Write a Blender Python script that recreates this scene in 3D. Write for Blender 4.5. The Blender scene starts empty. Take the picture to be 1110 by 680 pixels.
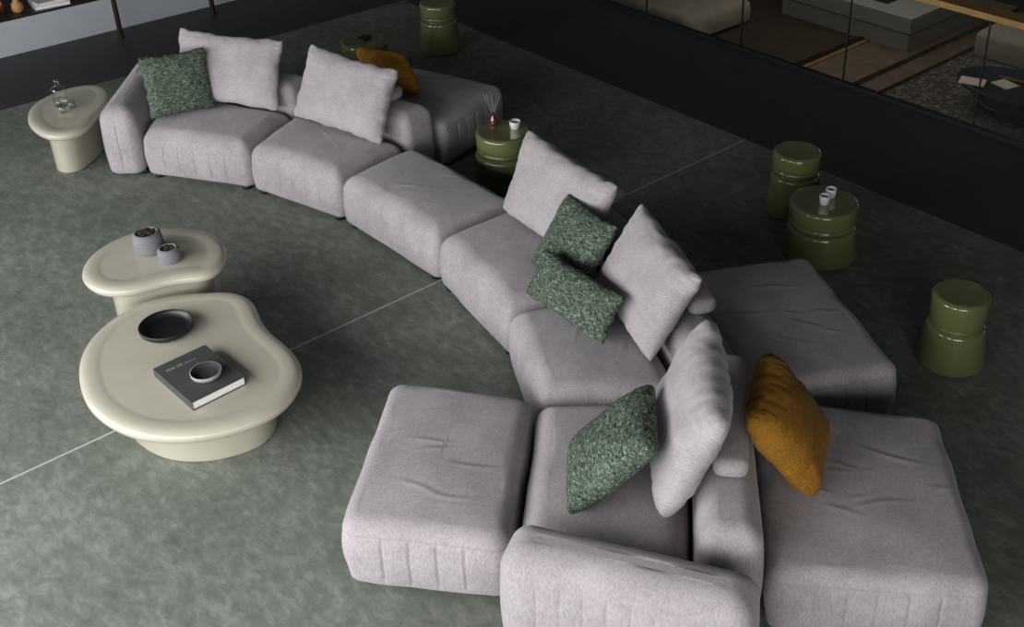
import bpy, bmesh, math, random
from mathutils import Vector, Matrix, noise
random.seed(7)
S = bpy.context.scene
COL = S.collection
R = math.radians

# ------------------------------------------------------------------ camera
HC = 4.2
cd = bpy.data.cameras.new('camera'); cam = bpy.data.objects.new('camera', cd); COL.objects.link(cam)
YAW, PITCH = R(43.64), R(29.731)
cam.location = (0, 0, HC)
cam.rotation_euler = (math.pi/2 - PITCH, 0, -YAW)
cd.sensor_fit = 'HORIZONTAL'; cd.sensor_width = 36
cd.lens = 36 * 1238.1 / 1110
cd.shift_x = -94.15 / 1110
cd.shift_y = -99.3 / 1110
cd.clip_end = 100
S.camera = cam

# ------------------------------------------------------------------ world, lights, exposure
w = bpy.data.worlds.new('world'); S.world = w; w.use_nodes = True
w.node_tree.nodes['Background'].inputs[0].default_value = (0.9, 0.95, 1.0, 1)
w.node_tree.nodes['Background'].inputs[1].default_value = 0.03
S.view_settings.view_transform = 'Standard'; S.view_settings.look = 'None'
S.view_settings.exposure = 0.0; S.view_settings.gamma = 1; S.view_settings.use_curve_mapping = False

def area(name, loc, target, sx, sy, power, col=(1, 1, 1), spread=180):
    l = bpy.data.lights.new(name, 'AREA'); l.shape = 'RECTANGLE'; l.size = sx; l.size_y = sy
    l.energy = power; l.color = col; l.spread = R(spread)
    o = bpy.data.objects.new(name, l); COL.objects.link(o); o.location = loc
    o.rotation_euler = (Vector(target) - Vector(loc)).to_track_quat('-Z', 'Y').to_euler()
    return o
area('window_light', (-1.8, 5.5, 1.95), (3.0, 5.8, 0.1), 10.0, 2.2, 540, (0.97, 0.985, 1.0))
area('window_light_behind', (-0.2, -2.0, 2.1), (2.4, 3.0, 0.3), 4.5, 2.2, 150, (1.0, 0.985, 0.975))
area('lower_room_light', (14.5, 9.5, 0.6), (14.8, 9.5, -2.6), 4.0, 5.0, 48, (1.0, 0.86, 0.7))

# ------------------------------------------------------------------ materials
def newmat(name):
    m = bpy.data.materials.new(name); m.use_nodes = True
    nt = m.node_tree; b = nt.nodes['Principled BSDF']
    return m, nt, b
def N(nt, t, **k):
    n = nt.nodes.new(t)
    for a, v in k.items():
        if a.startswith('i_'): n.inputs[a[2:].replace('_', ' ')].default_value = v
        else: setattr(n, a, v)
    return n
def ramp(nt, stops):
    r = nt.nodes.new('ShaderNodeValToRGB'); e = r.color_ramp.elements
    while len(e) < len(stops): e.new(0.5)
    for i, (p, c) in enumerate(stops): e[i].position = p; e[i].color = (*c, 1)
    return r
def plain(name, col, rough=0.5, metal=0, spec=0.5, coat=0, bump=None, var=0.0):
    m, nt, b = newmat(name)
    b.inputs['Base Color'].default_value = (*col, 1); b.inputs['Roughness'].default_value = rough
    b.inputs['Metallic'].default_value = metal; b.inputs['Specular IOR Level'].default_value = spec
    b.inputs['Coat Weight'].default_value = coat; b.inputs['Coat Roughness'].default_value = 0.04
    tc = N(nt, 'ShaderNodeTexCoord')
    if var:
        n = N(nt, 'ShaderNodeTexNoise', i_Scale=6.0, i_Detail=4.0); nt.links.new(tc.outputs['Object'], n.inputs['Vector'])
        r = ramp(nt, [(0.3, tuple(c*(1-var) for c in col)), (0.7, tuple(min(1, c*(1+var)) for c in col))])
        nt.links.new(n.outputs['Fac'], r.inputs[0]); nt.links.new(r.outputs[0], b.inputs['Base Color'])
    if bump:
        n = N(nt, 'ShaderNodeTexNoise', i_Scale=bump[0], i_Detail=3.0); nt.links.new(tc.outputs['Object'], n.inputs['Vector'])
        bp = N(nt, 'ShaderNodeBump', i_Strength=bump[1], i_Distance=0.004)
        nt.links.new(n.outputs['Fac'], bp.inputs['Height']); nt.links.new(bp.outputs[0], b.inputs['Normal'])
    return m
def fabric(name, c0, c1, weave=420, bump=0.2, sheen=0.25, mott=3.0):
    m, nt, b = newmat(name)
    tc = N(nt, 'ShaderNodeTexCoord')
    n1 = N(nt, 'ShaderNodeTexNoise', i_Scale=mott, i_Detail=6.0, i_Roughness=0.72); nt.links.new(tc.outputs['Object'], n1.inputs['Vector'])
    mp = N(nt, 'ShaderNodeMapping'); mp.inputs['Scale'].default_value = (1, 1, 0.35); nt.links.new(tc.outputs['Object'], mp.inputs['Vector'])
    n2 = N(nt, 'ShaderNodeTexNoise', i_Scale=weave*0.28, i_Detail=3.0, i_Roughness=0.7); nt.links.new(mp.outputs[0], n2.inputs['Vector'])
    mx = N(nt, 'ShaderNodeMath', operation='MULTIPLY_ADD'); mx.inputs[1].default_value = 0.55
    nt.links.new(n2.outputs['Fac'], mx.inputs[0])
    m2 = N(nt, 'ShaderNodeMath', operation='MULTIPLY'); m2.inputs[1].default_value = 0.45
    nt.links.new(n1.outputs['Fac'], m2.inputs[0]); nt.links.new(m2.outputs[0], mx.inputs[2])
    r = ramp(nt, [(0.40, c0), (0.60, c1)]); nt.links.new(mx.outputs[0], r.inputs[0]); nt.links.new(r.outputs[0], b.inputs['Base Color'])
    b.inputs['Roughness'].default_value = 0.95; b.inputs['Specular IOR Level'].default_value = 0.15
    b.inputs['Sheen Weight'].default_value = sheen; b.inputs['Sheen Roughness'].default_value = 0.5
    bp = N(nt, 'ShaderNodeBump', i_Strength=bump, i_Distance=0.003)
    nt.links.new(n2.outputs['Fac'], bp.inputs['Height']); nt.links.new(bp.outputs[0], b.inputs['Normal'])
    return m
M = {}
M['sofa'] = fabric('sofa_fabric', (0.305, 0.272, 0.280), (0.455, 0.412, 0.42))
M['pillow'] = fabric('pillow_fabric', (0.325, 0.292, 0.297), (0.465, 0.427, 0.432))
M['mustard'] = fabric('mustard_fabric', (0.17, 0.075, 0.008), (0.31, 0.145, 0.017), sheen=0.05)
M['black'] = plain('black_plastic', (0.01, 0.01, 0.011), 0.5)

def boucle():
    m, nt, b = newmat('green_boucle')
    tc = N(nt, 'ShaderNodeTexCoord')
    mp = N(nt, 'ShaderNodeMapping'); mp.inputs['Scale'].default_value = (0.6, 1.25, 1)
    nt.links.new(tc.outputs['Object'], mp.inputs['Vector'])
    n = N(nt, 'ShaderNodeTexNoise', i_Scale=75.0, i_Detail=2.5, i_Roughness=0.8, i_Distortion=1.2); nt.links.new(mp.outputs[0], n.inputs['Vector'])
    r = ramp(nt, [(0.34, (0.012, 0.022, 0.014)), (0.46, (0.055, 0.08, 0.056)), (0.56, (0.13, 0.165, 0.125)), (0.7, (0.40, 0.45, 0.37))])
    nt.links.new(n.outputs['Fac'], r.inputs[0]); nt.links.new(r.outputs[0], b.inputs['Base Color'])
    b.inputs['Roughness'].default_value = 1; b.inputs['Specular IOR Level'].default_value = 0.1
    bp = N(nt, 'ShaderNodeBump', i_Strength=0.9, i_Distance=0.006)
    nt.links.new(n.outputs['Fac'], bp.inputs['Height']); nt.links.new(bp.outputs[0], b.inputs['Normal'])
    return m
M['boucle'] = boucle()
M['cream'] = plain('cream_lacquer', (0.50, 0.472, 0.375), 0.26, spec=0.45, coat=0.25, var=0.03)
M['olive'] = plain('olive_glaze', (0.145, 0.163, 0.064), 0.12, spec=0.6, coat=1.0, var=0.06)

def green_floor():
    m, nt, b = newmat('green_floor')
    tc = N(nt, 'ShaderNodeTexCoord')
    mp = N(nt, 'ShaderNodeMapping'); mp.inputs['Rotation'].default_value = (0, 0, R(-18)); mp.inputs['Scale'].default_value = (1.5, 0.75, 1)
    nt.links.new(tc.outputs['Object'], mp.inputs['Vector'])
    n1 = N(nt, 'ShaderNodeTexNoise', i_Scale=10.0, i_Detail=12.0, i_Roughness=0.78, i_Distortion=0.3); nt.links.new(mp.outputs[0], n1.inputs['Vector'])
    n2 = N(nt, 'ShaderNodeTexNoise', i_Scale=1.1, i_Detail=4.0, i_Roughness=0.6); nt.links.new(tc.outputs['Object'], n2.inputs['Vector'])
    a = N(nt, 'ShaderNodeMath', operation='MULTIPLY'); a.inputs[1].default_value = 0.7; nt.links.new(n1.outputs['Fac'], a.inputs[0])
    c = N(nt, 'ShaderNodeMath', operation='MULTIPLY_ADD'); c.inputs[1].default_value = 0.3
    nt.links.new(n2.outputs['Fac'], c.inputs[0]); nt.links.new(a.outputs[0], c.inputs[2])
    r = ramp(nt, [(0.38, (0.108, 0.122, 0.100)), (0.5, (0.162, 0.178, 0.151)), (0.62, (0.255, 0.276, 0.242))])
    nt.links.new(c.outputs[0], r.inputs[0]); nt.links.new(r.outputs[0], b.inputs['Base Color'])
    b.inputs['Roughness'].default_value = 0.62; b.inputs['Specular IOR Level'].default_value = 0.3
    bp = N(nt, 'ShaderNodeBump', i_Strength=0.25, i_Distance=0.004)
    nt.links.new(n1.outputs['Fac'], bp.inputs['Height']); nt.links.new(bp.outputs[0], b.inputs['Normal'])
    return m
M['green'] = green_floor()
M['darkfloor'] = plain('dark_floor', (0.040, 0.039, 0.041), 0.55, var=0.12, bump=(40, 0.1))
M['joint'] = plain('joint_metal', (0.45, 0.47, 0.44), 0.5)
M['bench'] = plain('bench_paint', (0.48, 0.51, 0.54), 0.5, var=0.03)
M['shelftop'] = plain('dark_wood', (0.02, 0.014, 0.011), 0.4)
M['bronze'] = plain('bronze', (0.10, 0.048, 0.036), 0.4, metal=0.3)
M['wall'] = plain('wall_paint', (0.10, 0.10, 0.105), 0.7)
M['concrete'] = plain('grey_stoneware', (0.18, 0.18, 0.20), 0.75, bump=(60, 0.3), var=0.1)
M['moss'] = plain('dried_moss', (0.035, 0.025, 0.008), 0.9, bump=(120, 0.9), var=0.7)
M['tray'] = plain('black_tray', (0.010, 0.010, 0.012), 0.38)
M['cover'] = plain('book_cover', (0.066, 0.064, 0.062), 0.75, spec=0.25)
M['paper'] = plain('paper', (0.85, 0.84, 0.80), 0.8)
M['ink'] = plain('title_ink', (0.40, 0.40, 0.40), 0.7)
M['rim'] = plain('bowl_glaze_light', (0.34, 0.335, 0.33), 0.4)
M['bowl'] = plain('bowl_inside', (0.05, 0.05, 0.055), 0.8, spec=0.1)
M['white'] = plain('white_ceramic', (0.72, 0.71, 0.69), 0.3)
M['amber'] = plain('amber_bottle', (0.11, 0.02, 0.01), 0.15, coat=0.6)
M['reed'] = plain('reed', (0.35, 0.33, 0.29), 0.8)
M['redleather'] = plain('red_leather', (0.035, 0.012, 0.010), 0.5)
M['gold'] = plain('brass', (0.45, 0.28, 0.10), 0.3, metal=0.8)
M['blackgloss'] = plain('black_gloss', (0.004, 0.004, 0.004), 0.12)
M['oak'] = plain('oak', (0.34, 0.19, 0.055), 0.45, var=0.2)
M['deck'] = plain('deck_wood', (0.16, 0.115, 0.08), 0.6, var=0.2)
M['brown'] = plain('brown_carpet', (0.05, 0.038, 0.026), 0.9, var=0.2)
M['lightblock'] = plain('pale_laminate', (0.34, 0.36, 0.36), 0.5)
M['warmgrey'] = plain('warm_grey_fabric', (0.40, 0.37, 0.335), 0.9, bump=(50, 0.3), var=0.1)
M['lowerfloor'] = plain('lower_floor', (0.045, 0.038, 0.032), 0.6)
M['tan'] = plain('tan_leather', (0.5, 0.24, 0.10), 0.5)
M['darkred'] = plain('dark_red_fabric', (0.16, 0.03, 0.03), 0.9)

def rugmat():
    m, nt, b = newmat('speckled_rug')
    tc = N(nt, 'ShaderNodeTexCoord')
    n = N(nt, 'ShaderNodeTexNoise', i_Scale=16.0, i_Detail=6.0, i_Roughness=0.85); nt.links.new(tc.outputs['Object'], n.inputs['Vector'])
    r = ramp(nt, [(0.42, (0.02, 0.018, 0.017)), (0.5, (0.09, 0.08, 0.075)), (0.6, (0.30, 0.28, 0.26))])
    nt.links.new(n.outputs['Fac'], r.inputs[0]); nt.links.new(r.outputs[0], b.inputs['Base Color']); b.inputs['Roughness'].default_value = 1
    return m
M['rug'] = rugmat()
def glassmat(name, tint, gl):
    m, nt, b = newmat(name); nt.nodes.remove(b); out = nt.nodes['Material Output']
    t = N(nt, 'ShaderNodeBsdfTransparent'); t.inputs[0].default_value = (*tint, 1)
    g = N(nt, 'ShaderNodeBsdfGlossy', i_Roughness=0.03); f_ = N(nt, 'ShaderNodeLayerWeight', i_Blend=gl); lw = N(nt, 'ShaderNodeMath', operation='MULTIPLY_ADD'); lw.inputs[1].default_value = 0.5; lw.inputs[2].default_value = 0.03; nt.links.new(f_.outputs['Facing'], lw.inputs[0])
    mx = N(nt, 'ShaderNodeMixShader'); nt.links.new(lw.outputs[0], mx.inputs[0]); nt.links.new(t.outputs[0], mx.inputs[1]); nt.links.new(g.outputs[0], mx.inputs[2])
    nt.links.new(mx.outputs[0], out.inputs['Surface']); return m
M['pane'] = glassmat('pane_glass', (0.85, 0.87, 0.86), 0.15)
M['glass'] = glassmat('table_glass', (0.95, 0.97, 0.96), 0.35)

# ------------------------------------------------------------------ object helpers
def thing(name, label, cat, loc=(0, 0, 0), rz=0, group=None):
    o = bpy.data.objects.new(name, None); COL.objects.link(o); o.empty_display_size = 0.1
    o.location = loc; o.rotation_euler = (0, 0, rz); o['label'] = label; o['category'] = cat
    if group: o['group'] = group
    return o
def tag(o, label, cat, group=None):
    o['label'] = label; o['category'] = cat
    if group: o['group'] = group
    return o
def obj(name, bm, mat, parent=None, smooth=True, kind=None, label=None):
    me = bpy.data.meshes.new(name); bmesh.ops.recalc_face_normals(bm, faces=bm.faces); bm.to_mesh(me); bm.free()
    for p in me.polygons: p.use_smooth = smooth
    me.materials.append(M[mat]); o = bpy.data.objects.new(name, me); COL.objects.link(o)
    if parent: o.parent = parent
    if kind: o['kind'] = kind
    if label: o['label'] = label
    return o
def box(bm, x0, x1, y0, y1, z0, z1, bev=0.0):
    t = bmesh.new()
    bmesh.ops.create_cube(t, size=1)
    for v in t.verts: v.co = Vector(((x0+x1)/2+v.co.x*(x1-x0), (y0+y1)/2+v.co.y*(y1-y0), (z0+z1)/2+v.co.z*(z1-z0)))
    if bev: bmesh.ops.bevel(t, geom=t.edges[:], offset=bev, segments=3, affect='EDGES', profile=0.5)
    me = bpy.data.meshes.new('t'); t.to_mesh(me); t.free(); bm.from_mesh(me); bpy.data.meshes.remove(me)
def lathe(bm, prof, n=64, c=(0, 0), cap=True):
    rings = []
    for r, z in prof:
        ring = []
        for k in range(n):
            a = 2*math.pi*k/n; rr = r
            ring.append(bm.verts.new((c[0]+rr*math.cos(a), c[1]+rr*math.sin(a), z)))
        rings.append(ring)
    for a, b in zip(rings, rings[1:]):
        for k in range(n):
            bm.faces.new((a[k], a[(k+1) % n], b[(k+1) % n], b[k]))
    if cap and prof[0][0] > 2e-4: bm.faces.new(list(reversed(rings[0])))
    if cap and prof[-1][0] > 2e-4: bm.faces.new(rings[-1])
    return rings
def tube(bm, p0, p1, r0, r1=None, n=12):
    r1 = r1 or r0; p0 = Vector(p0); p1 = Vector(p1); d = (p1-p0).normalized()
    u = d.orthogonal().normalized(); v = d.cross(u); A = []; B = []
    for k in range(n):
        a = 2*math.pi*k/n; q = u*math.cos(a)+v*math.sin(a)
        A.append(bm.verts.new(p0+q*r0)); B.append(bm.verts.new(p1+q*r1))
    for k in range(n): bm.faces.new((A[k], A[(k+1) % n], B[(k+1) % n], B[k]))
    bm.faces.new(list(reversed(A))); bm.faces.new(B)
def rings_to_faces(bm, rings):
    n = len(rings[0])
    for a, b in zip(rings, rings[1:]):
        for k in range(n): bm.faces.new((a[k], a[(k+1) % n], b[(k+1) % n], b[k]))

def inset_poly(P, d):
    """inset a convex CCW polygon by d"""
    n = len(P); out = []
    for i in range(n):
        a, b, c = Vector(P[i-1]), Vector(P[i]), Vector(P[(i+1) % n])
        e1 = (b-a).normalized(); e2 = (c-b).normalized()
        n1 = Vector((-e1.y, e1.x)); n2 = Vector((-e2.y, e2.x))
        bis = (n1+n2); bis = bis/bis.length; out.append(b + bis*d/max(0.3, bis.dot(n1)))
    return out
def ring_pts(P, rc, cnt):
    """points + outward normal + (edge index, distance along edge, edge length)"""
    n = len(P); res = []; seg = []
    for i in range(n):
        a, b, c = P[i-1], P[i], P[(i+1) % n]
        e1 = (b-a).normalized(); e2 = (c-b).normalized()
        ang = math.acos(max(-1, min(1, e1.dot(e2)))); t = rc*math.tan(ang/2)
        seg.append((b-e1*t, b+e2*t, e1, e2, ang))
    K = 10
    for i in range(n):
        s, e, e1, e2, ang = seg[i]
        n1 = Vector((-e1.y, e1.x)); ctr = s+n1*rc
        for k in range(K):
            a = ang*k/K; nn = -n1; q = Vector((nn.x*math.cos(a)-nn.y*math.sin(a), nn.x*math.sin(a)+nn.y*math.cos(a)))
            res.append((ctr+q*rc, q, i, None))
        s2 = seg[(i+1) % n][0]; m = cnt[i]; L = (s2-e).length; nn = Vector((e2.y, -e2.x))
        for k in range(m):
            res.append((e.lerp(s2, k/m), nn, i, (L*k/m, L)))
    return res
def cushion(pts, z0, z1, rt=0.09, rc=0.07, bulge=0.010, crown=0.015, pleats=(), pitch=0.125, seam=None,
            wr=0.004, seed=0, pd=0.011, folds=(), rb=0.035, slope=None, rowlen=0.0075):
    """upholstered block on a plan polygon (CCW); pleats = edges that carry vertical stitched channels"""
    P = [Vector(p) for p in pts]
    A = sum(P[i-1].x*P[i].y-P[i].x*P[i-1].y for i in range(len(P)))
    flip = A < 0
    if flip:
        n0 = len(P); P = P[::-1]; pleats = tuple((n0-2-e) % n0 for e in pleats)
    cnt = [max(6, int((P[(i+1) % len(P)]-P[i]).length/(rowlen if i in pleats else 0.03))) for i in range(len(P))]
    cen = sum(P, Vector((0, 0)))/len(P)
    prof = []      # (inset, z, weight for pleats, bulge weight)
    for k in range(5):
        a = math.pi/2*k/4; prof.append((rb*(1-math.sin(a)), z0+rb*(1-math.cos(a)), 0.0, 0))
    zs0, zs1 = z0+rb, z1-rt; m = 10
    for k in range(1, m+1):
        t = k/m; prof.append((0, zs0+(zs1-zs0)*t, 1 if t < 0.93 else 0.4, math.sin(math.pi*t)))
    if seam:
        q = prof.pop()
        prof += [(0.0, zs1-0.007, 0.8, 0.1), (0.007, zs1, 0, 0), (0.0, zs1+0.007, 0, 0)]
        zs1 += 0.007
    m = 10
    for k in range(1, m+1):
        a = math.pi/2*k/m; prof.append((rt*(1-math.cos(a)), zs1+(z1-zs1)*math.sin(a), 0.0, 0))
    bm = bmesh.new(); rings = []
    for ins, z, wp, wb in prof:
        Q = inset_poly(P, ins); rg = ring_pts(Q, max(rc-ins*0.6, 0.02), cnt); ring = []
        for p, nn, e, al in rg:
            d = bulge*wb
            if wp and e in pleats and al:
                s, L = al; nst = max(2, round(L/pitch)); u = s/L*nst
                dist = abs(u-round(u))*L/nst
                if 0 < round(u) < nst: d -= pd*math.exp(-(dist/0.0045)**2)*wp
                d += 0.0025*math.sin(math.pi*(u % 1))*wp
            co = Vector((p.x+nn.x*d, p.y+nn.y*d, z))
            f = noise.noise(co*5+Vector((seed, 0, 0)))*wr
            co += Vector((nn.x, nn.y, 0.4 if wp == 0 and wb == 0 and z > zs0 else 0))*f
            ring.append(bm.verts.new(co))
        rings.append(ring)
    last = [v.co.copy() for v in rings[-1]]
    # close the top towards the medial segment of the plan, so long narrow blocks stay even
    Q4 = P if len(P) == 4 else P[:4]
    e0 = ((Q4[1]-Q4[0])+(Q4[2]-Q4[3]))/2; e1 = ((Q4[2]-Q4[1])+(Q4[3]-Q4[0]))/2
    lo, sh = (e0, e1) if e0.length > e1.length else (e1, e0)
    hl = max(0.0, (lo.length-sh.length)/2); ld = lo.normalized()
    def tgt(c):
        k = max(-1, min(1, (Vector((c.x, c.y))-cen).dot(ld)/(lo.length/2))); return cen+ld*k*hl
    m = 46
    for k in range(1, m):
        s = 1-k/m; ring = []
        if s < 0.02: break
        for c in last:
            g_ = tgt(c); x = g_.x+(c.x-g_.x)*s; y = g_.y+(c.y-g_.y)*s
            ring.append(bm.verts.new((x, y, z1)))
        rings.append(ring)
    rings_to_faces(bm, rings)
    bm.faces.new(rings[-1])
    bm.faces.new(list(reversed(rings[0])))
    E_ = []
    for i in range(len(P)):
        a, b = P[i], P[(i+1) % len(P)]; e = (b-a).normalized(); E_.append((a, Vector((-e.y, e.x))))
    for v in bm.verts:
        t = max(0, (v.co.z-z0)/(z1-z0))**4
        if t <= 0: continue
        F = 1.0
        for a, nn in E_: F *= 1-math.exp(-max(0, (Vector((v.co.x, v.co.y))-a).dot(nn))/0.13)
        x, y = v.co.x, v.co.y
        r1 = 1-abs(noise.noise(Vector((x*2.2+y*5.5+seed, y*2.0-x*6.0, seed*1.7)))); r2 = noise.noise(Vector((x*4, y*4, seed*3.1)))
        r1 *= max(0, 0.5+noise.noise(Vector((x*2.5, y*2.5, seed*5.1))))**0.5
        v.co.z += t*F*(crown*1.35+wr*0.7*r2)
        for fx, fy, fa, fl, am in folds:
            ca, sa = math.cos(fa), math.sin(fa); tt = ((x-fx)*ca+(y-fy)*sa)/fl; dd = -(x-fx)*sa+(y-fy)*ca+0.06*fl*math.sin(tt*2.4+fx*30)
            if abs(tt) < 2 and abs(dd) < 0.09: v.co.z += t*F*am*math.exp(-tt*tt*1.8)*(math.exp(-(dd/0.015)**2)-0.55*math.exp(-((dd-0.028)/0.022)**2))
    return bm
def make_folds(seed, ang, n, ax, ay, amp):
    rg = random.Random(seed); out = []
    for k in range(n):
        out.append((rg.uniform(-ax, ax), rg.uniform(-ay, ay), ang+rg.uniform(-0.35, 0.35), rg.uniform(0.07, 0.2), amp*rg.uniform(0.5, 1.1)))
    return out
def foot(parent, x, y, r=0.035, h=0.035):
    bm = bmesh.new(); lathe(bm, [(r*0.9, 0.0), (r, 0.004), (r, h-0.003), (r*0.9, h)], 20, (x, y)); return obj('foot', bm, 'black', parent)
def feet(parent, pts, k=0.16):
    cx = sum(p[0] for p in pts)/len(pts); cy = sum(p[1] for p in pts)/len(pts)
    for p in pts: foot(parent, p[0]+(cx-p[0])*k, p[1]+(cy-p[1])*k)

def pillow(name, pose, mat, label, group, thick=0.24, pinch=0.10, seed=0, wr=0.007, droop=0.0, tip=0.07, cat='cushion', crease=0.0, expo=0.42):
    c, (W, H), rx, up = pose
    rx = Vector(rx).normalized(); up = Vector(up); up = (up-rx*up.dot(rx)).normalized(); nz = rx.cross(up)
    bm = bmesh.new(); n = 60; grid = {}
    for side in (1, -1):
        for i in range(n+1):
            for j in range(n+1):
                u = math.sin((i/n-0.5)*math.pi)*0.65+(2*i/n-1)*0.35; v = math.sin((j/n-0.5)*math.pi)*0.65+(2*j/n-1)*0.35
                edge = i in (0, n) or j in (0, n)
                if side == -1 and edge: grid[(side, i, j)] = grid[(1, i, j)]; continue
                x = W/2*u*(1-pinch*(1-abs(v)**2.2)*abs(u)**3); y = H/2*v*(1-pinch*(1-abs(u)**2.2)*abs(v)**3)
                # soften the four tips
                k = (abs(u)*abs(v))**5; x *= 1-tip*k; y *= 1-tip*k
                m1 = max(abs(u), abs(v))**6; x += noise.noise(Vector((u*5, v*5, seed*2.3)))*0.012*m1; y += noise.noise(Vector((u*5, v*5, seed*2.3+9)))*0.012*m1
                prof = (max(0.0, (1-u**4)*(1-v**4))**0.5*0.6+max(0.0, (1-u*u)*(1-v*v))**0.6*0.4)
                z = side*thick/2*prof
                if not edge:
                    q = Vector((x*6+seed, y*6, side*2.0+seed*0.7)); rim = min(1, (1-max(abs(u), abs(v)))*7)
                    z += noise.noise(q)*wr*2.0*rim
                    rad = noise.noise(Vector((u*9 if abs(v) > abs(u) else v*9, seed*1.7, max(abs(u), abs(v))*1.2)))
                    z += side*rad*wr*1.2*rim*max(abs(u), abs(v))**2; rd = (1-abs(noise.noise(Vector(((u if abs(v) > abs(u) else v)*7+seed*3, seed*2.1+side, max(abs(u), abs(v))*2.2)))))**8; z -= side*rd*wr*1.5*rim*max(abs(u), abs(v))**2.5
                    if crease: z -= side*crease*math.exp(-((u*0.8+v*0.25+0.12)/0.11)**2)*prof
                z += droop*(u*u)*W
                grid[(side, i, j)] = bm.verts.new((x, y, z))
        for i in range(n):
            for j in range(n):
                f = [grid[(side, i, j)], grid[(side, i+1, j)], grid[(side, i+1, j+1)], grid[(side, i, j+1)]]
                if len(set(f)) == 4: bm.faces.new(f if side == 1 else f[::-1])
    o = obj(name, bm, mat)
    o.matrix_world = Matrix(((rx.x, up.x, nz.x, c[0]), (rx.y, up.y, nz.y, c[1]), (rx.z, up.z, nz.z, c[2]), (0, 0, 0, 1)))
    return tag(o, label, cat, group)

def roll(p0, p1, zc, wid, hei, label, group=None):
    """soft bolster lying on the back: rounded box section, blunt rounded ends"""
    p0 = Vector((*p0, zc)); p1 = Vector((*p1, zc)); d = (p1-p0); L = d.length; ang = math.atan2(d.y, d.x)
    bm = bmesh.new(); rings = []; n = 40; ns = 40
    for i in range(ns+1):
        t = i/ns; x = L*(t-0.5)
        e = min(t, 1-t)*L; s = 1 if e > 0.05 else (1-(1-e/0.05)**2)**0.5*0.55+0.45
        if i in (0, ns): s = 0.40
        ring = []
        for k in range(n):
            a = 2*math.pi*k/n; ca, sa = math.cos(a), math.sin(a)
            y = math.copysign(abs(ca)**0.62, ca)*wid/2*s; z = math.copysign(abs(sa)**0.62, sa)*hei/2*s
            f = 1+0.03*noise.noise(Vector((x*7, y*9, z*9)))
            ring.append(bm.verts.new((x, y*f, z*f)))
        rings.append(ring)
    rings_to_faces(bm, rings); bm.faces.new(list(reversed(rings[0]))); bm.faces.new(rings[-1])
    o = obj('headrest_bolster', bm, 'sofa'); o.location = (p0+p1)/2; o.rotation_euler = (0, 0, ang)
    return tag(o, label, 'bolster', group)

# ------------------------------------------------------------------ structure
def struct(name, mat, *boxes, bev=0, smooth=False):
    bm = bmesh.new()
    for b in boxes: box(bm, *b, bev)
    return obj(name, bm, mat, smooth=smooth, kind='structure')
GX, GY = 6.95, 10.47      # far edges of the green slabs
struct('floor', 'green', (-5, GX, -4, GY, -0.2, 0.0))
struct('floor.001', 'darkfloor', (GX+0.004, 8.62, -4, 14, -0.2, 0.0), (-5, GX+0.004, GY+0.004, 14, -0.2, 0.0))
struct('trim_1', 'joint', (-5, GX, 5.478, 5.490, -0.01, 0.0012))
struct('wall_back', 'wall', (-5, 8.62, 12.45, 12.6, 0, 4.2))
struct('floor.002', 'lowerfloor', (8.9, 22, 0, 19, -2.75, -2.6))
struct('trim_2', 'black', (8.50, 8.56, -1, 13, 0.0, 0.035))

# ------------------------------------------------------------------ modular sofa
# plan points: front-left, front-right, back-right, back-left seen while sitting; edge 0 = front
D = 0.006
def seat_module(front0, front1, back1, back0, label, seed, backs=None, arm=None, fd=-0.0):
    t = thing('sofa_module', label, 'sofa', (*[(front0[i]+front1[i]+back0[i]+back1[i])/4 for i in (0, 1)], 0), 0, None)
    ox, oy = t.location.x, t.location.y
    L = lambda P: [(x-ox, y-oy) for x, y in P]
    pts = inset_poly([Vector(p) for p in ccw(L([front0, front1, back1, back0]))], D)
    P = ccw(L([front0, front1, back1, back0])); f0 = L([front0])[0]; f1 = L([front1])[0]
    pe = [i for i in range(4) if {P[i], P[(i+1) % 4]} == {f0, f1}]
    obj('seat', cushion([tuple(p) for p in pts], 0.03, 0.40, rt=0.115, rc=0.065, pleats=tuple(pe), crown=0.03, seed=seed, wr=0.006, folds=make_folds(seed, seed*0.7, 5, 0.2, 0.25, 0.0026)), 'sofa', t)
    feet(t, L([front0, front1, back1, back0]))
    if backs:
        P = ccw(L(backs)); q = inset_poly([Vector(p) for p in P], D/2)
        obj('backrest', cushion([tuple(p) for p in q], 0.03, 0.595, rt=0.10, rc=0.07, crown=0.012, wr=0.002, seed=seed+20), 'sofa', t)
    if arm:
        P = ccw(L(arm)); q = inset_poly([Vector(p) for p in P], D/2)
        obj('armrest', cushion([tuple(p) for p in q], 0.03, 0.59, rt=0.12, rc=0.08, crown=0.012, wr=0.002, pleats=(0, 1, 2, 3), pitch=0.10, pd=0.005, seed=seed+40), 'sofa', t)
        feet(t, L(arm), 0.2)
    return t
def ccw(P):
    A = sum(P[i-1][0]*P[i][1]-P[i][0]*P[i-1][1] for i in range(len(P)))
    return P if A > 0 else P[::-1]

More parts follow.
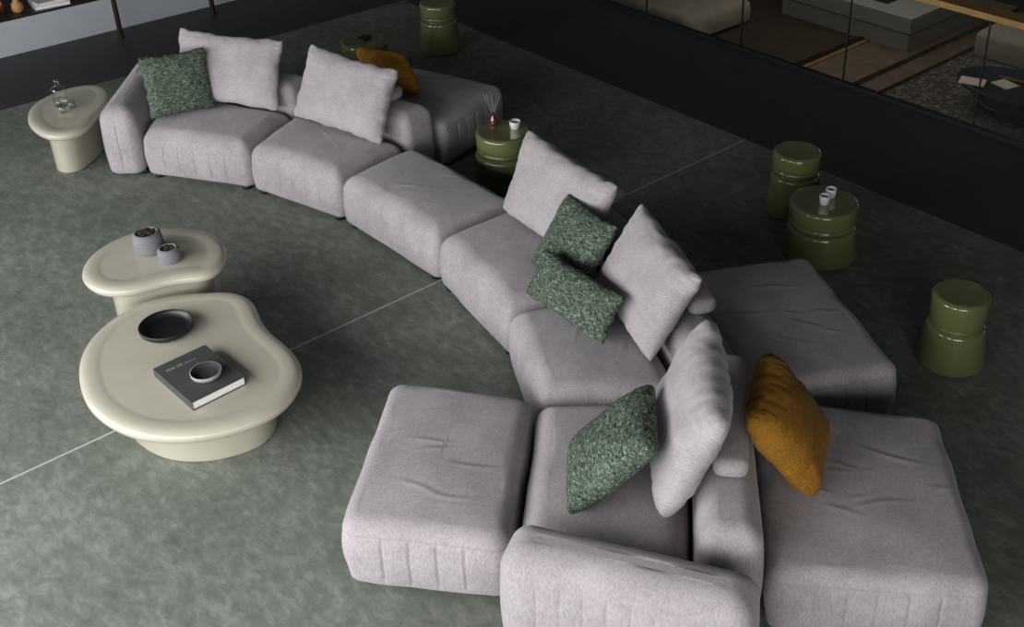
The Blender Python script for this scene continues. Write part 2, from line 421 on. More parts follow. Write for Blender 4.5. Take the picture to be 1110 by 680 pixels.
seat_module((2.97, 8.30), (3.45, 7.51), (4.06, 7.84), (3.49, 8.92), 'far end sofa module with left armrest, beside the cream side table with the glass bottle', 1,
            backs=[(4.07, 7.86), (4.37, 7.96), (3.78, 9.27), (3.50, 8.96)], arm=[(2.74, 8.50), (2.95, 8.31), (3.72, 9.26), (3.49, 9.41)])
seat_module((3.45, 7.50), (3.68, 6.60), (4.38, 6.72), (4.06, 7.82), 'curved sofa module with low backrest, second from the far armrest', 2,
            backs=[(4.40, 6.74), (4.72, 6.80), (4.38, 7.94), (4.075, 7.84)])
seat_module((3.68, 6.59), (3.69, 5.44), (4.42, 5.42), (4.42, 6.68), 'backless middle sofa module with no pillow on it', 3)
seat_module((3.69, 5.43), (3.49, 4.46), (4.17, 4.13), (4.42, 5.40), 'curved sofa module just beyond the two piled green cushions', 4,
            backs=[(4.44, 5.38), (4.74, 5.32), (4.50, 4.18), (4.19, 4.13)])
seat_module((3.48, 4.45), (3.07, 3.70), (3.65, 3.14), (4.16, 4.11), 'curved sofa module touching the far corner of the front ottoman', 5,
            backs=[(3.67, 3.13), (3.91, 2.98), (4.47, 4.02), (4.18, 4.10)])
seat_module((3.06, 3.69), (2.33, 2.98), (2.80, 2.35), (3.64, 3.13), 'near end sofa module with the broad armrest at the bottom of the photo', 6,
            backs=[(2.79, 2.31), (2.98, 2.08), (3.88, 2.94), (3.65, 3.11)], arm=[(2.33, 2.97), (2.08, 2.83), (2.62, 1.86), (2.87, 2.00)])

def ottoman(pts, label, seed, ang=-0.87):
    cx = sum(p[0] for p in pts)/4; cy = sum(p[1] for p in pts)/4
    t = thing('ottoman', label, 'ottoman', (cx, cy, 0), 0)
    P = ccw([(x-cx, y-cy) for x, y in pts])
    obj('seat', cushion(P, 0.03, 0.405, rt=0.07, rc=0.07, pleats=(0, 1, 2, 3), seam=True, crown=0.022, seed=seed, wr=0.010, bulge=0.012, folds=make_folds(seed, ang, 8, 0.30, 0.32, 0.0042)), 'sofa', t)
    feet(t, P, 0.2)
ottoman([(2.60, 4.35), (3.055, 3.71), (2.285, 2.99), (1.79, 3.61)], 'ottoman at the front, beside the green floor with the coffee tables', 11)
ottoman([(3.00, 2.05), (3.62, 1.34), (4.47, 2.14), (3.90, 2.91)], 'large ottoman at the lower right, under the mustard cushion', 12)
ottoman([(3.93, 2.94), (4.68, 2.50), (5.27, 3.60), (4.51, 4.02)], 'ottoman on the right between the lower right ottoman and the olive stools', 13)
ottoman([(4.76, 6.78), (5.62, 7.06), (5.22, 8.26), (4.40, 7.97)], 'far ottoman behind the sofa back, beside the reed diffuser stool', 14)

g = 'headrest bolsters on the sofa backs'
roll((4.03, 3.38), (4.36, 4.02), 0.662, 0.165, 0.095, 'grey bolster on the backrest in front of the right ottoman', g)
roll((3.13, 2.42), (3.78, 2.98), 0.662, 0.165, 0.095, 'grey bolster on the backrest left of the mustard cushion on the lower right ottoman', g)
roll((4.57, 4.62), (4.66, 5.26), 0.662, 0.165, 0.095, 'grey bolster mostly hidden behind the big pillow by the reed diffuser stool', g)
roll((4.53, 7.00), (4.30, 7.66), 0.662, 0.165, 0.095, 'grey bolster mostly hidden behind the second big pillow from the left', g)

# ------------------------------------------------------------------ cushions (centre, size, width axis, up axis)
gp_ = 'large pale grey back pillows'
PL = dict(
 P1=[[3.762, 8.253, 0.716], [0.909, 0.593], [0.622, -0.779, -0.072], [0.326, 0.174, 0.929]],
 P2=[[4.159, 7.166, 0.726], [0.843, 0.605], [0.377, -0.92, -0.11], [0.423, 0.065, 0.904]],
 P3=[[4.22, 4.804, 0.726], [0.946, 0.613], [-0.062, -0.996, -0.07], [0.357, -0.087, 0.93]],
 P4=[[3.948, 3.753, 0.715], [0.839, 0.6], [-0.367, -0.927, -0.077], [0.425, -0.241, 0.872]],
 P5=[[3.193, 2.745, 0.764], [0.846, 0.693], [-0.7, -0.713, -0.04], [0.253, -0.299, 0.92]],
 G1=[[3.363, 8.333, 0.69], [0.536, 0.519], [0.966, -0.258, -0.004], [0.057, 0.197, 0.979]],
 G2=[[3.98, 4.398, 0.647], [0.545, 0.533], [-0.154, -0.988, -0.021], [0.55, -0.103, 0.829]],
 G3=[[3.686, 4.085, 0.576], [0.802, 0.311], [-0.102, -0.994, 0.05], [0.523, -0.011, 0.853]],
 G4=[[2.864, 2.919, 0.653], [0.505, 0.596], [-0.707, -0.707, -0.013], [0.477, -0.491, 0.729]],
 Y2=[[3.574, 2.445, 0.674], [0.563, 0.577], [0.845, 0.534, 0.035], [-0.351, 0.503, 0.789]],
 Y1=[[4.77, 7.49, 0.642], [0.526, 0.502], [-0.352, 0.936, -0.025], [-0.403, -0.127, 0.906]])
pillow('back_pillow', PL['P1'], 'pillow', 'large pale grey pillow behind the green cushion at the far left armrest', gp_, seed=1, thick=0.2)
pillow('back_pillow', PL['P2'], 'pillow', 'large pale grey pillow in front of the far mustard cushion', gp_, seed=2)
pillow('back_pillow', PL['P3'], 'pillow', 'large pale grey pillow beside the stool with the reed diffuser', gp_, seed=3)
pillow('back_pillow', PL['P4'], 'pillow', 'large pale grey pillow right of the two piled green cushions', gp_, seed=4, thick=0.22)
pillow('back_pillow', PL['P5'], 'pillow', 'large pale grey pillow nearest the camera, against the near green cushion', gp_, seed=5, thick=0.25, tip=0.12)
gg = 'green boucle cushions'
pillow('boucle_cushion', PL['G1'], 'boucle', 'square green boucle cushion leaning in the far left corner by the armrest', gg, seed=6, thick=0.17, wr=0.005)
pillow('boucle_cushion', PL['G2'], 'boucle', 'green boucle cushion behind the rectangular one, leaning on a grey pillow', gg, seed=7, thick=0.17, wr=0.005)
pillow('boucle_cushion', PL['G3'], 'boucle', 'rectangular green boucle cushion lying in front of another green cushion', gg, seed=8, thick=0.14, wr=0.005)
pillow('boucle_cushion', PL['G4'], 'boucle', 'green boucle cushion nearest the camera, behind the broad armrest', gg, seed=9, thick=0.22, tip=0.12, wr=0.005)
gy = 'mustard cushions'
pillow('mustard_cushion', PL['Y2'], 'mustard', 'mustard cushion leaning behind the sofa back on the lower right ottoman', gy, seed=10, thick=0.25, tip=0.13, wr=0.009)
pillow('mustard_cushion', PL['Y1'], 'mustard', 'mustard cushion half hidden behind the second big pillow, by the far ottoman', gy, seed=11, thick=0.14, tip=0.2)

# ------------------------------------------------------------------ organic cream tables
def smooth_loop(P, n=160):
    m = len(P); out = []
    for k in range(n):
        t = k/n*m; i = int(t); f = t-i
        p0, p1, p2, p3 = (Vector(P[(i+j-1) % m]) for j in range(4))
        # cubic B-spline keeps the outline soft
        out.append(p0*((1-f)**3/6)+p1*((3*f**3-6*f**2+4)/6)+p2*((-3*f**3+3*f**2+3*f+1)/6)+p3*(f**3/6))
    return out
def loop_off(L, d):
    n = len(L); o = []
    for i in range(n):
        t = (L[(i+1) % n]-L[i-1]).normalized(); o.append(L[i]+Vector((-t.y, t.x))*d)
    return o
def slab(L, z0, z1, prof, cen, dish=0.0):
    """stack offset loops; prof = [(inset, z)], closed with shrinking rings"""
    bm = bmesh.new(); rings = []
    for ins, z in prof: rings.append([bm.verts.new((p.x, p.y, z)) for p in loop_off(L, ins)])
    bot = rings[0]; top = [v.co.copy() for v in rings[-1]]
    for s in (0.8, 0.5, 0.2):
        rings.append([bm.verts.new((cen[0]+(c.x-cen[0])*s, cen[1]+(c.y-cen[1])*s, c.z)) for c in top])
    rings_to_faces(bm, rings); bm.faces.new(rings[-1]); bm.faces.new(list(reversed(bot)))
    return bm
def ccwv(P):
    A = sum(P[i-1][0]*P[i][1]-P[i][0]*P[i-1][1] for i in range(len(P)))
    return P if A > 0 else P[::-1]
def organic_table(pts, H, th, base, label, grow=0.0, name='coffee_table', cat='coffee table'):
    cx = sum(p[0] for p in pts)/len(pts); cy = sum(p[1] for p in pts)/len(pts)
    t = thing(name, label, cat, (cx, cy, 0))
    L = smooth_loop(ccwv([(x-cx, y-cy) for x, y in pts])); L = loop_off(L, -grow)
    prof = []; z0 = H-th
    prof.append((th*0.9, z0))
    for k in range(1, 9):
        a = math.pi/2*k/8; prof.append((th*0.55*(1-math.sin(a)), z0+th*0.55*(1-math.cos(a))))
    for k in range(1, 9):
        a = math.pi/2*k/8; prof.append((th*0.45*(1-math.cos(a))*1.6, z0+th*0.55+th*0.43*math.sin(a)))
    e = prof[-1][0]
    prof += [(e+0.040, H-0.0003), (e+0.046, H-0.0018), (e+0.07, H-0.002)]
    obj('tabletop', slab(L, 0, 0, prof, (0, 0)), 'cream', t)
    B = smooth_loop(ccwv([(x-cx, y-cy) for x, y in base]))
    bc = (sum(p.x for p in B)/len(B), sum(p.y for p in B)/len(B))
    obj('base', slab(B, 0, 0, [(0.012, 0.0), (0.003, 0.004), (0, 0.012), (0, z0-0.02), (-0.012, z0-0.004), (-0.02, z0+0.002)], bc), 'cream', t)
    return t
T1 = [(1.416, 5.654), (1.501, 5.834), (1.633, 5.982), (1.807, 6.075), (1.979, 6.121), (2.16, 6.061), (2.295, 5.956), (2.413, 5.869), (2.477, 5.758), (2.471, 5.622), (2.412, 5.468), (2.384, 5.322), (2.39, 5.148), (2.38, 4.995), (2.335, 4.855), (2.259, 4.749), (2.146, 4.663), (2.014, 4.624), (1.879, 4.638), (1.74, 4.681), (1.601, 4.762), (1.482, 4.884), (1.396, 5.032), (1.352, 5.232), (1.353, 5.418)]
T1B = [tuple(p) for p in loop_off(smooth_loop(ccwv(T1), 40), 0.165)]
organic_table(T1, 0.345, 0.085, T1B, 'large low kidney-shaped cream coffee table with a book and a black tray on it', 0.01)
T2 = [(1.784, 6.461), (1.869, 6.608), (1.985, 6.701), (2.124, 6.744), (2.238, 6.757), (2.396, 6.679), (2.532, 6.55), (2.608, 6.39), (2.603, 6.216), (2.54, 6.07), (2.442, 5.963), (2.334, 5.937), (2.237, 6.01), (2.133, 6.065), (2.013, 6.085), (1.901, 6.118), (1.813, 6.202), (1.777, 6.323)]
T2B = [(1.87, 6.30), (1.93, 6.42), (2.05, 6.52), (2.2, 6.56), (2.36, 6.50), (2.46, 6.38), (2.50, 6.22), (2.44, 6.08), (2.34, 6.05), (2.2, 6.12), (2.05, 6.17), (1.93, 6.20)]
organic_table(T2, 0.46, 0.075, T2B, 'taller bean-shaped cream table with two grey pots on it', 0.01)
T3 = [(2.416, 9.081), (2.492, 9.243), (2.603, 9.354), (2.725, 9.412), (2.852, 9.442), (2.967, 9.436), (3.065, 9.384), (3.139, 9.272), (3.103, 9.051), (2.957, 8.847), (2.849, 8.761), (2.703, 8.58), (2.599, 8.526), (2.495, 8.538), (2.414, 8.602), (2.373, 8.741), (2.378, 8.935)]
T3B = [(2.50, 8.86), (2.49, 8.95), (2.55, 9.05), (2.68, 9.17), (2.83, 9.27), (2.93, 9.26), (2.99, 9.18), (2.96, 9.08), (2.86, 8.97), (2.74, 8.86), (2.64, 8.79), (2.55, 8.80)]
organic_table(T3, 0.46, 0.075, T3B, 'cream side table with a glass bottle, left of the far sofa armrest', 0.0, 'side_table', 'side table')

# ------------------------------------------------------------------ things on the tables
def rounded(r, z0, z1, f, top=True):
    return [(r-f, z0)]+[(r-f+f*math.sin(math.pi/2*k/5), z0+f-f*math.cos(math.pi/2*k/5)) for k in range(1, 6)]+\
           [(r-f+f*math.cos(math.pi/2*k/5), z1-f+f*math.sin(math.pi/2*k/5)) for k in range(0, 6)]
ZT = 0.3434
bm = bmesh.new()
lathe(bm, [(0.0001, 0.0), (0.115, 0.0), (0.135, 0.006), (0.150, 0.020), (0.154, 0.044), (0.151, 0.049), (0.147, 0.048), (0.141, 0.034), (0.125, 0.016), (0.11, 0.011), (0.0001, 0.010)], 96)
o = obj('tray', bm, 'tray'); o.location = (1.955, 5.70, ZT); tag(o, 'round black tray with raised rim on the large low coffee table', 'tray')
# book
cor = [Vector(p) for p in ((2.017, 5.348), (2.041, 4.938), (1.719, 4.885), (1.71, 5.333))]
bc = sum(cor, Vector((0, 0)))/4; ax = ((cor[1]-cor[0])+(cor[2]-cor[3])); ang = math.atan2(ax.y, ax.x); Wb, Hb, Tb = 0.425, 0.315, 0.053
bk = thing('book', 'thick dark grey hardback book lying on the large low coffee table', 'book', (bc.x, bc.y, ZT), ang)
for z0, z1 in ((0, 0.004), (Tb-0.004, Tb)):
    bm = bmesh.new(); box(bm, -Wb/2, Wb/2, -Hb/2, Hb/2, z0, z1, 0.0012); obj('cover', bm, 'cover', bk, smooth=False)
bm = bmesh.new(); box(bm, -Wb/2, Wb/2, -Hb/2, -Hb/2+0.0035, 0.0035, Tb-0.0035, 0.001)
obj('spine', bm, 'cover', bk, smooth=False)
bm = bmesh.new(); box(bm, -Wb/2+0.004, Wb/2-0.006, -Hb/2+0.006, Hb/2-0.006, 0.004, Tb-0.004); obj('pages', bm, 'paper', bk, smooth=False)
bm = bmesh.new(); yy = -0.115; random.seed(3)
for word, hh, ww in ((6, 0.020, 0.0085), (4, 0.020, 0.0085), (14, 0.009, 0.0045)):
    for k in range(word):
        x1 = -Wb/2+0.085; box(bm, x1-hh, x1-hh*random.choice((0.0, 0.15)), yy, yy+ww*0.3, Tb, Tb+0.0004)
        if k % 2: box(bm, x1-hh*0.55, x1-hh*0.4, yy, yy+ww*0.75, Tb, Tb+0.0004)
        else: box(bm, x1-hh*0.12, x1, yy, yy+ww*0.75, Tb, Tb+0.0004)
        yy += ww
    yy += 0.010
obj('title', bm, 'ink', bk, smooth=False, label='faint grey title lettering')
# small bowl on the book
bw = thing('bowl', 'small round bowl with pale rim and black inside on the book', 'bowl', (1.892, 5.073, ZT+Tb))
bm = bmesh.new(); lathe(bm, [(0.0001, 0), (0.06, 0), (0.078, 0.008), (0.083, 0.020), (0.084, 0.033), (0.082, 0.035), (0.079, 0.034)], 64, cap=False); obj('outside', bm, 'rim', bw, label='pale grey outside and rim')
bm = bmesh.new(); lathe(bm, [(0.0790, 0.0342), (0.0765, 0.022), (0.070, 0.010), (0.058, 0.006), (0.0001, 0.0055)], 64, cap=False); obj('inside', bm, 'bowl', bw, label='dark inside of the bowl')
def pot(x, y, z, r, h, label):
    t = thing('pot', label, 'pot', (x, y, z), 0, 'grey pots on the bean-shaped table')
    pr = [(0.0001, 0), (r*0.78, 0)]
    for k in range(1, 33):
        f = k/32; rr = r*(0.80+0.20*math.sin(math.pi*min(1, f*0.86+0.12))**0.6); rr += 0.0012*math.sin(f*math.pi*12)*(0.1 < f < 0.92)
        if f > 0.9: rr -= (f-0.9)*r*0.7
        pr.append((rr, h*f))
    e = pr[-1][0]; pr += [(e-0.006, h+0.001), (e-0.010, h-0.004), (e-0.012, h-0.014), (0.0001, h-0.014)]
    bm = bmesh.new(); lathe(bm, pr, 56); obj('body', bm, 'concrete', t)
    bm = bmesh.new(); rr = e-0.0125; rings = []
    for j in range(9):
        s = 1-j/9; rings.append([bm.verts.new((rr*s*math.cos(2*math.pi*k/40), rr*s*math.sin(2*math.pi*k/40), h-0.004+0.012*noise.noise(Vector((rr*s*math.cos(2*math.pi*k/40)*70, rr*s*math.sin(2*math.pi*k/40)*70, r*50))))) for k in range(40)])
    rings_to_faces(bm, rings); bm.faces.new(rings[-1]); obj('filling', bm, 'moss', t, smooth=False, label='dark dried filling')
pot(2.215, 6.44, 0.4583, 0.093, 0.135, 'larger grey ribbed pot on the bean-shaped cream table')
pot(2.255, 6.24, 0.4583, 0.070, 0.092, 'smaller grey ribbed pot on the bean-shaped cream table')
dc = thing('carafe', 'clear glass carafe with round stopper on the far cream side table', 'carafe', (2.70, 9.09, 0.4583))
bm = bmesh.new(); lathe(bm, [(0.0001, 0), (0.050, 0), (0.055, 0.006), (0.055, 0.135), (0.048, 0.155), (0.021, 0.170), (0.019, 0.185), (0.022, 0.19)], 40, cap=False); obj('body', bm, 'glass', dc)
bm = bmesh.new(); lathe(bm, [(0.0001, 0.002), (0.049, 0.003), (0.052, 0.06), (0.0001, 0.06)], 40); obj('water', bm, 'glass', dc)
bm = bmesh.new(); bmesh.ops.create_uvsphere(bm, u_segments=24, v_segments=14, radius=0.022, matrix=Matrix.Translation((0, 0, 0.208))); obj('stopper', bm, 'glass', dc)
for x, y, l in ((2.655, 8.945, 'left'), (2.745, 8.985, 'right')):
    bm = bmesh.new(); lathe(bm, [(0.0001, 0), (0.024, 0), (0.027, 0.004), (0.030, 0.062), (0.028, 0.062), (0.025, 0.008), (0.0001, 0.007)], 32)
    o = obj('tumbler', bm, 'glass'); o.location = (x, y, 0.4583); tag(o, 'small clear glass tumbler, the %s of the two beside the carafe' % l, 'glass', 'tumblers on the side table')

# ------------------------------------------------------------------ glazed stools
def cap_prof(secs):
    """secs: list of (r0, r1, z0, z1, fillet) stacked lozenges"""
    pr = []
    for r0, r1, z0, z1, f in secs:
        for k in range(6):
            a = math.pi/2*k/5; pr.append((r0-f+f*math.sin(a), z0+f-f*math.cos(a)))
        for k in range(6):
            a = math.pi/2*k/5; pr.append((r1-f+f*math.cos(a), z1-f+f*math.sin(a)))
    return pr
def stool(x, y, label, body, parts, name='ceramic_stool'):
    t = thing(name, label, 'stool', (x, y, 0), 0, 'olive glazed stools')
    bm = bmesh.new(); pr = cap_prof([body]); pr = [(max(0.0001, pr[0][0]-0.03), 0.0)]+pr
    z = body[3]; pr.append((body[1]-body[4]-0.02, z)); lathe(bm, pr, 96); obj('body', bm, 'olive', t)
    for nm, sec in parts:
        bm = bmesh.new(); pr = cap_prof([sec]); pr.append((sec[1]-sec[4]-0.012, sec[3]-0.0015)); pr.append((0.0001, sec[3]-0.0015)); lathe(bm, pr, 96); obj(nm, bm, 'olive', t)
    return t
stool(5.455, 2.61, 'olive glazed stool nearest the right edge, standing alone on the green floor', (0.208, 0.178, 0.0, 0.285, 0.034), [('neck', (0.150, 0.150, 0.28, 0.30, 0.005)), ('top', (0.165, 0.172, 0.295, 0.49, 0.028))])
stool(6.26, 4.45, 'tall olive glazed stool standing behind the one with two white cups', (0.212, 0.181, 0.0, 0.325, 0.030), [('neck', (0.150, 0.150, 0.32, 0.345, 0.005)), ('ring', (0.170, 0.170, 0.335, 0.375, 0.018)), ('top', (0.178, 0.178, 0.370, 0.50, 0.026))])
stool(5.90, 3.93, 'wide olive glazed stool carrying two white cups', (0.268, 0.241, 0.0, 0.245, 0.030), [('neck', (0.205, 0.205, 0.24, 0.26, 0.005)), ('ring', (0.232, 0.232, 0.25, 0.290, 0.018)), ('top', (0.240, 0.240, 0.285, 0.42, 0.026))])
stool(6.34, 8.96, 'tall olive glazed stool at the top of the photo, cut by its edge', (0.212, 0.181, 0.0, 0.325, 0.030), [('neck', (0.150, 0.150, 0.32, 0.345, 0.005)), ('ring', (0.170, 0.170, 0.335, 0.375, 0.018)), ('top', (0.178, 0.178, 0.370, 0.50, 0.026))])
stool(4.98, 6.29, 'wide olive glazed stool with the reed diffuser, behind the middle sofa module', (0.235, 0.226, 0.0, 0.275, 0.032), [('neck', (0.19, 0.19, 0.27, 0.29, 0.005)), ('ring', (0.210, 0.210, 0.28, 0.318, 0.018)), ('top', (0.215, 0.215, 0.313, 0.45, 0.026))])
stool(5.37, 8.80, 'low olive glazed stool behind the far mustard cushion', (0.25, 0.232, 0.0, 0.235, 0.032), [('neck', (0.19, 0.19, 0.23, 0.25, 0.005)), ('ring', (0.212, 0.212, 0.24, 0.275, 0.016)), ('top', (0.218, 0.218, 0.27, 0.40, 0.026))])
def cup(x, y, z, r, h, label, group=None, name='cup', cat='cup'):
    bm = bmesh.new(); lathe(bm, [(0.0001, 0), (r*0.72, 0), (r*0.8, 0.004), (r*0.96, h*0.5), (r, h-0.002), (r-0.002, h), (r-0.005, h-0.002), (r*0.8, h*0.4), (0.0001, h*0.35)], 36)
    o = obj(name, bm, 'white'); o.location = (x, y, z); return tag(o, label, cat, group)
cup(5.862, 3.905, 0.4185, 0.038, 0.068, 'white cup nearer the camera of the two on the wide stool', 'white cups on the stool')
cup(5.975, 3.935, 0.4185, 0.038, 0.068, 'white cup farther from the camera of the two on the wide stool', 'white cups on the stool')
cup(5.075, 6.26, 0.4485, 0.044, 0.062, 'white ceramic candle jar beside the reed diffuser', None, 'candle_jar', 'candle')
df = thing('reed_diffuser', 'amber reed diffuser bottle with pale sticks on the olive stool', 'diffuser', (4.99, 6.42, 0.4485))
bm = bmesh.new(); lathe(bm, [(0.0001, 0), (0.032, 0), (0.034, 0.005), (0.030, 0.05), (0.014, 0.078), (0.012, 0.10), (0.015, 0.102), (0.015, 0.108), (0.0001, 0.108)], 32); obj('bottle', bm, 'amber', df)
for k, (dx, dy) in enumerate([(-0.05, 0.045), (-0.03, 0.03), (0.0, 0.0), (0.03, -0.02), (0.012, 0.04), (0.045, -0.045)]):
    bm = bmesh.new(); tube(bm, (dx*0.1, dy*0.1, 0.09), (dx, dy, 0.265), 0.0016, n=6); obj('reed', bm, 'reed', df)
bm = bmesh.new(); box(bm, -0.065, 0.065, -0.045, 0.045, 0, 0.02, 0.006)
o = obj('notebook', bm, 'redleather', smooth=False); o.location = (5.38, 8.82, 0.3985); o.rotation_euler = (0, 0, R(20)); tag(o, 'dark red leather block on top of the far low olive stool', 'notebook')

# ------------------------------------------------------------------ storage bench along the back wall
bn = thing('storage_bench', 'long low pale grey storage bench with dark top along the far left wall', 'bench', (3.0, 12.05, 0))
bm = bmesh.new(); box(bm, -6.0, 4.9, -0.28, 0.36, 0.0, 0.345, 0.004); obj('body', bm, 'bench', bn, smooth=False)
bm = bmesh.new(); box(bm, -6.0, 4.9, -0.27, 0.38, 0.346, 0.366, 0.003); obj('top', bm, 'shelftop', bn, smooth=False, label='dark wood top')
for x, y, l in ((4.16, 11.52, 'left'), (5.19, 11.52, 'right')):
    t = thing('shelf_post', 'slim dark bronze post in front of the pale bench, the %s of two' % l, 'post', (x, y, 0), 0, 'bronze posts at the bench')
    bm = bmesh.new(); tube(bm, (0, 0, 0.012), (0, 0, 2.6), 0.026, n=24); obj('pole', bm, 'bronze', t)
    bm = bmesh.new(); lathe(bm, [(0.034, 0), (0.036, 0.004), (0.034, 0.013), (0.027, 0.014)], 24); obj('base', bm, 'black', t)
ZB = 0.366
for k, (wx, wy, h) in enumerate(((0.34, 0.26, 0.035), (0.32, 0.25, 0.03))):
    b2 = thing('book', ('lower' if k == 0 else 'upper')+' of two pale books stacked on the storage bench', 'book', (3.68, 11.95, ZB+0.036*k), R(-6+8*k), 'pale books on the bench')
    bm = bmesh.new(); box(bm, -wx/2, wx/2, -wy/2, wy/2, 0, 0.003); box(bm, -wx/2, wx/2, -wy/2, wy/2, h-0.003, h); box(bm, -wx/2, -wx/2+0.003, -wy/2, wy/2, 0.003, h-0.003); obj('cover', bm, 'white', b2, smooth=False)
    bm = bmesh.new(); box(bm, -wx/2+0.003, wx/2-0.005, -wy/2+0.005, wy/2-0.005, 0.003, h-0.003); obj('pages', bm, 'paper', b2, smooth=False)
bm = bmesh.new(); lathe(bm, [(0.0001, 0), (0.035, 0), (0.05, 0.015), (0.058, 0.05), (0.05, 0.09), (0.03, 0.11), (0.028, 0.14), (0.034, 0.15), (0.03, 0.15), (0.024, 0.135), (0.0001, 0.13)], 36)
o = obj('vase', bm, 'tan'); o.location = (3.36, 11.92, ZB); tag(o, 'small tan bulbous vase on the storage bench at the left edge', 'vase')
for x, y, l in ((3.12, 11.93, 'left'), (3.24, 12.02, 'right')):
    bm = bmesh.new(); lathe(bm, [(0.0001, 0), (0.036, 0), (0.038, 0.006), (0.036, 0.11), (0.015, 0.15), (0.013, 0.2), (0.0001, 0.2)], 28)
    o = obj('bottle', bm, 'amber'); o.location = (x, y, ZB); tag(o, 'dark bottle on the storage bench, the %s of two at the corner' % l, 'bottle', 'dark bottles on the bench')

# ------------------------------------------------------------------ glass balustrade and the lower room
bl = thing('glass_balustrade', 'glass balustrade with thin black posts and oak handrail at the upper right', 'balustrade', (8.53, 5, 0))
ys = [-2.0, -0.65, 0.6, 1.8, 3.0, 4.27, 5.63, 6.88, 8.2, 9.5, 10.8, 12.1]
for y in ys:
    bm = bmesh.new(); box(bm, -0.009, 0.009, y-5-0.0055, y-5+0.0055, 0.035, 0.985); obj('post', bm, 'black', bl, smooth=False)
for a, b in zip(ys, ys[1:]):
    bm = bmesh.new(); box(bm, -0.005, 0.005, a-5+0.0065, b-5-0.0065, 0.036, 0.985); obj('glass_panel', bm, 'pane', bl, smooth=False)
bm = bmesh.new(); box(bm, -0.03, 0.17, -7.1, 7.2, 0.985, 1.04, 0.006); obj('handrail', bm, 'oak', bl, smooth=False, label='oak handrail')
FL = -2.6
def lowbox(name, mat, b, label, cat, bev=0.004):
    bm = bmesh.new(); box(bm, *b, bev); o = obj(name, bm, mat, smooth=False); return tag(o, label, cat)
lowbox('platform', 'brown', (12.4, 16.0, 9.86, 12.9, FL, -2.45), 'dark brown carpeted platform on the lower level seen through the glass', 'platform')
lowbox('edge_beam', 'blackgloss', (12.4, 15.28, 9.77, 9.855, FL, -2.40), 'black edge beam between the brown platform and the timber step', 'beam')
t = thing('wooden_step', 'pale timber step between the brown platform and the patterned rug', 'step', (15, 9.2, FL))
bm = bmesh.new(); box(bm, -3, 3.6, -0.35, 0.48, 0, 0.15, 0.004); obj('upper_tread', bm, 'deck', t, smooth=False)
bm = bmesh.new(); box(bm, -3, 3.6, -0.70, -0.36, 0, 0.07, 0.004); obj('lower_tread', bm, 'deck', t, smooth=False)
bm = bmesh.new(); box(bm, -3, 0.28, 0.485, 0.565, 0, 0.165, 0.002); obj('edge_strip', bm, 'oak', t, smooth=False)
t = thing('cabinet', 'low pale block cabinet on the timber step beyond the glass', 'cabinet', (16.2, 10.2, -2.449))
bm = bmesh.new(); box(bm, -0.9, 1.3, -1.23, 1.3, 0.30, 0.55, 0.004); obj('top_block', bm, 'lightblock', t, smooth=False)
bm = bmesh.new(); box(bm, -0.88, 1.3, -1.21, 1.3, 0.0, 0.285, 0.004); obj('lower_block', bm, 'lightblock', t, smooth=False)
bm = bmesh.new(); box(bm, -0.55, 0.25, -0.55, 0.6, 0.5505, 0.562, 0.002); obj('inlay', bm, 'black', t, smooth=False, label='black inlay on the top')
bm = bmesh.new(); box(bm, 12.5, 19, 4.0, 8.49, FL, FL+0.012); tag(obj('rug', bm, 'rug', smooth=False), 'speckled grey and black rug on the lower level', 'rug')
def softblock(name, mat, pts, z0, z1, label, cat, seed):
    cx = sum(p[0] for p in pts)/len(pts); cy = sum(p[1] for p in pts)/len(pts)
    o = obj(name, cushion(ccw([(x-cx, y-cy) for x, y in pts]), 0, z1-z0, rt=0.1, rc=0.12, crown=0.03, wr=0.01, seed=seed), mat)
    o.location = (cx, cy, z0); return tag(o, label, cat)
softblock('armchair_block', 'warmgrey', [(16.28, 6.2), (17.4, 6.2), (17.4, 8.39), (16.28, 8.39)], FL+0.012, FL+0.42, 'pale grey upholstered seat block on the speckled rug', 'sofa', 31)
t = thing('lounge_sofa', 'light grey sofa on the lower level, at the top centre behind the glass', 'sofa', (13.8, 12.8, FL+0.15))
for o, nm, P, z0, z1 in ((0, 'seat', [(-0.85, -1.25), (0.8, -1.25), (0.8, 1.9), (-0.85, 1.9)], 0.05, 0.42), (1, 'backrest', [(0.82, -0.6), (1.1, -0.6), (1.1, 1.9), (0.82, 1.9)], 0.05, 0.8)):
    obj(nm, cushion(P, z0, z1, rt=0.12, rc=0.14, crown=0.03, wr=0.012, seed=40+o), 'warmgrey', t)
bm = bmesh.new(); box(bm, -0.75, 0.75, -1.1, 1.8, 0.0, 0.05); obj('base', bm, 'black', t, smooth=False)
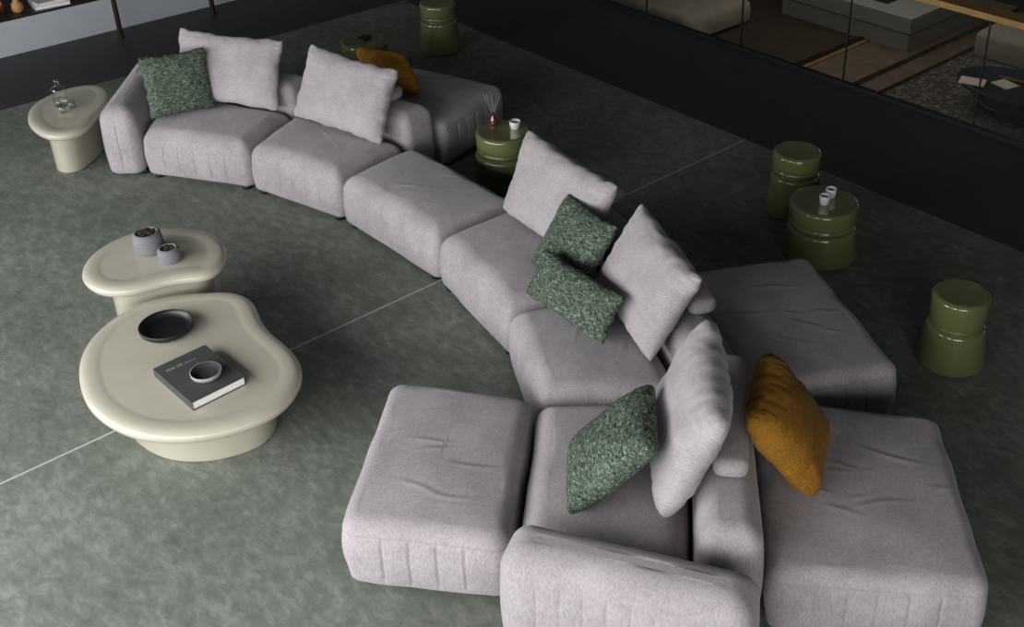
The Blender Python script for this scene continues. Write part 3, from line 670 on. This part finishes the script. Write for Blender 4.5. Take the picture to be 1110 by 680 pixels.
pillow('throw_cushion', [[13.45, 12.75, -1.66], [0.5, 0.5], [0.4, -0.9, 0], [0.5, 0.2, 0.8]], 'warmgrey', 'grey throw cushion on the lower level sofa', None, seed=50)
pillow('throw_cushion', [[13.30, 13.5, -1.66], [0.45, 0.45], [0.4, -0.9, 0], [0.5, 0.2, 0.8]], 'darkred', 'dark red throw cushion on the lower level sofa', None, seed=51)
t = thing('round_table', 'black oval coffee table with papers on the speckled rug', 'coffee table', (14.75, 6.75, FL+0.012))
def oval(bm, rx, ry, z0, z1, n=64):
    L = [Vector((rx*math.cos(2*math.pi*k/n), ry*math.sin(2*math.pi*k/n))) for k in range(n)]
    rr = []
    for s, z in ((0.0, z0), (-0.012, z0+0.006), (-0.012, z1-0.006), (0.0, z1)): rr.append([bm.verts.new((p.x*(1-s), p.y*(1-s), z)) for p in L])
    rings_to_faces(bm, rr); bm.faces.new(rr[-1]); bm.faces.new(list(reversed(rr[0])))
bm = bmesh.new(); oval(bm, 0.62, 0.95, 0.34, 0.39); obj('tabletop', bm, 'blackgloss', t, smooth=False)
bm = bmesh.new(); oval(bm, 0.42, 0.62, 0.0, 0.34); obj('base', bm, 'blackgloss', t, smooth=False)
bm = bmesh.new(); oval(bm, 0.45, 0.66, 0.12, 0.135); obj('band', bm, 'gold', t, smooth=False, label='thin brass band')
for i, (x, y, a, sx, sy) in enumerate(((14.42, 7.34, 20, 0.28, 0.36), (14.66, 6.96, -15, 0.26, 0.30))):
    bm = bmesh.new(); box(bm, -sx/2, sx/2, -sy/2, sy/2, 0, 0.014, 0.002); o = obj('magazine', bm, 'paper', smooth=False)
    o.location = (x, y, FL+0.403); o.rotation_euler = (0, 0, R(a)); tag(o, ('white magazine at the left end of the black oval table', 'white magazine nearer the middle of the black oval table')[i], 'magazine')
bm = bmesh.new(); box(bm, -0.02, 0.02, -0.32, 0.32, 0, 0.03, 0.004); o = obj('brass_bar', bm, 'gold', smooth=False)
o.location = (14.88, 6.85, FL+0.403); o.rotation_euler = (0, 0, R(4)); tag(o, 'slim brass bar lying on the black oval table', 'ornament')
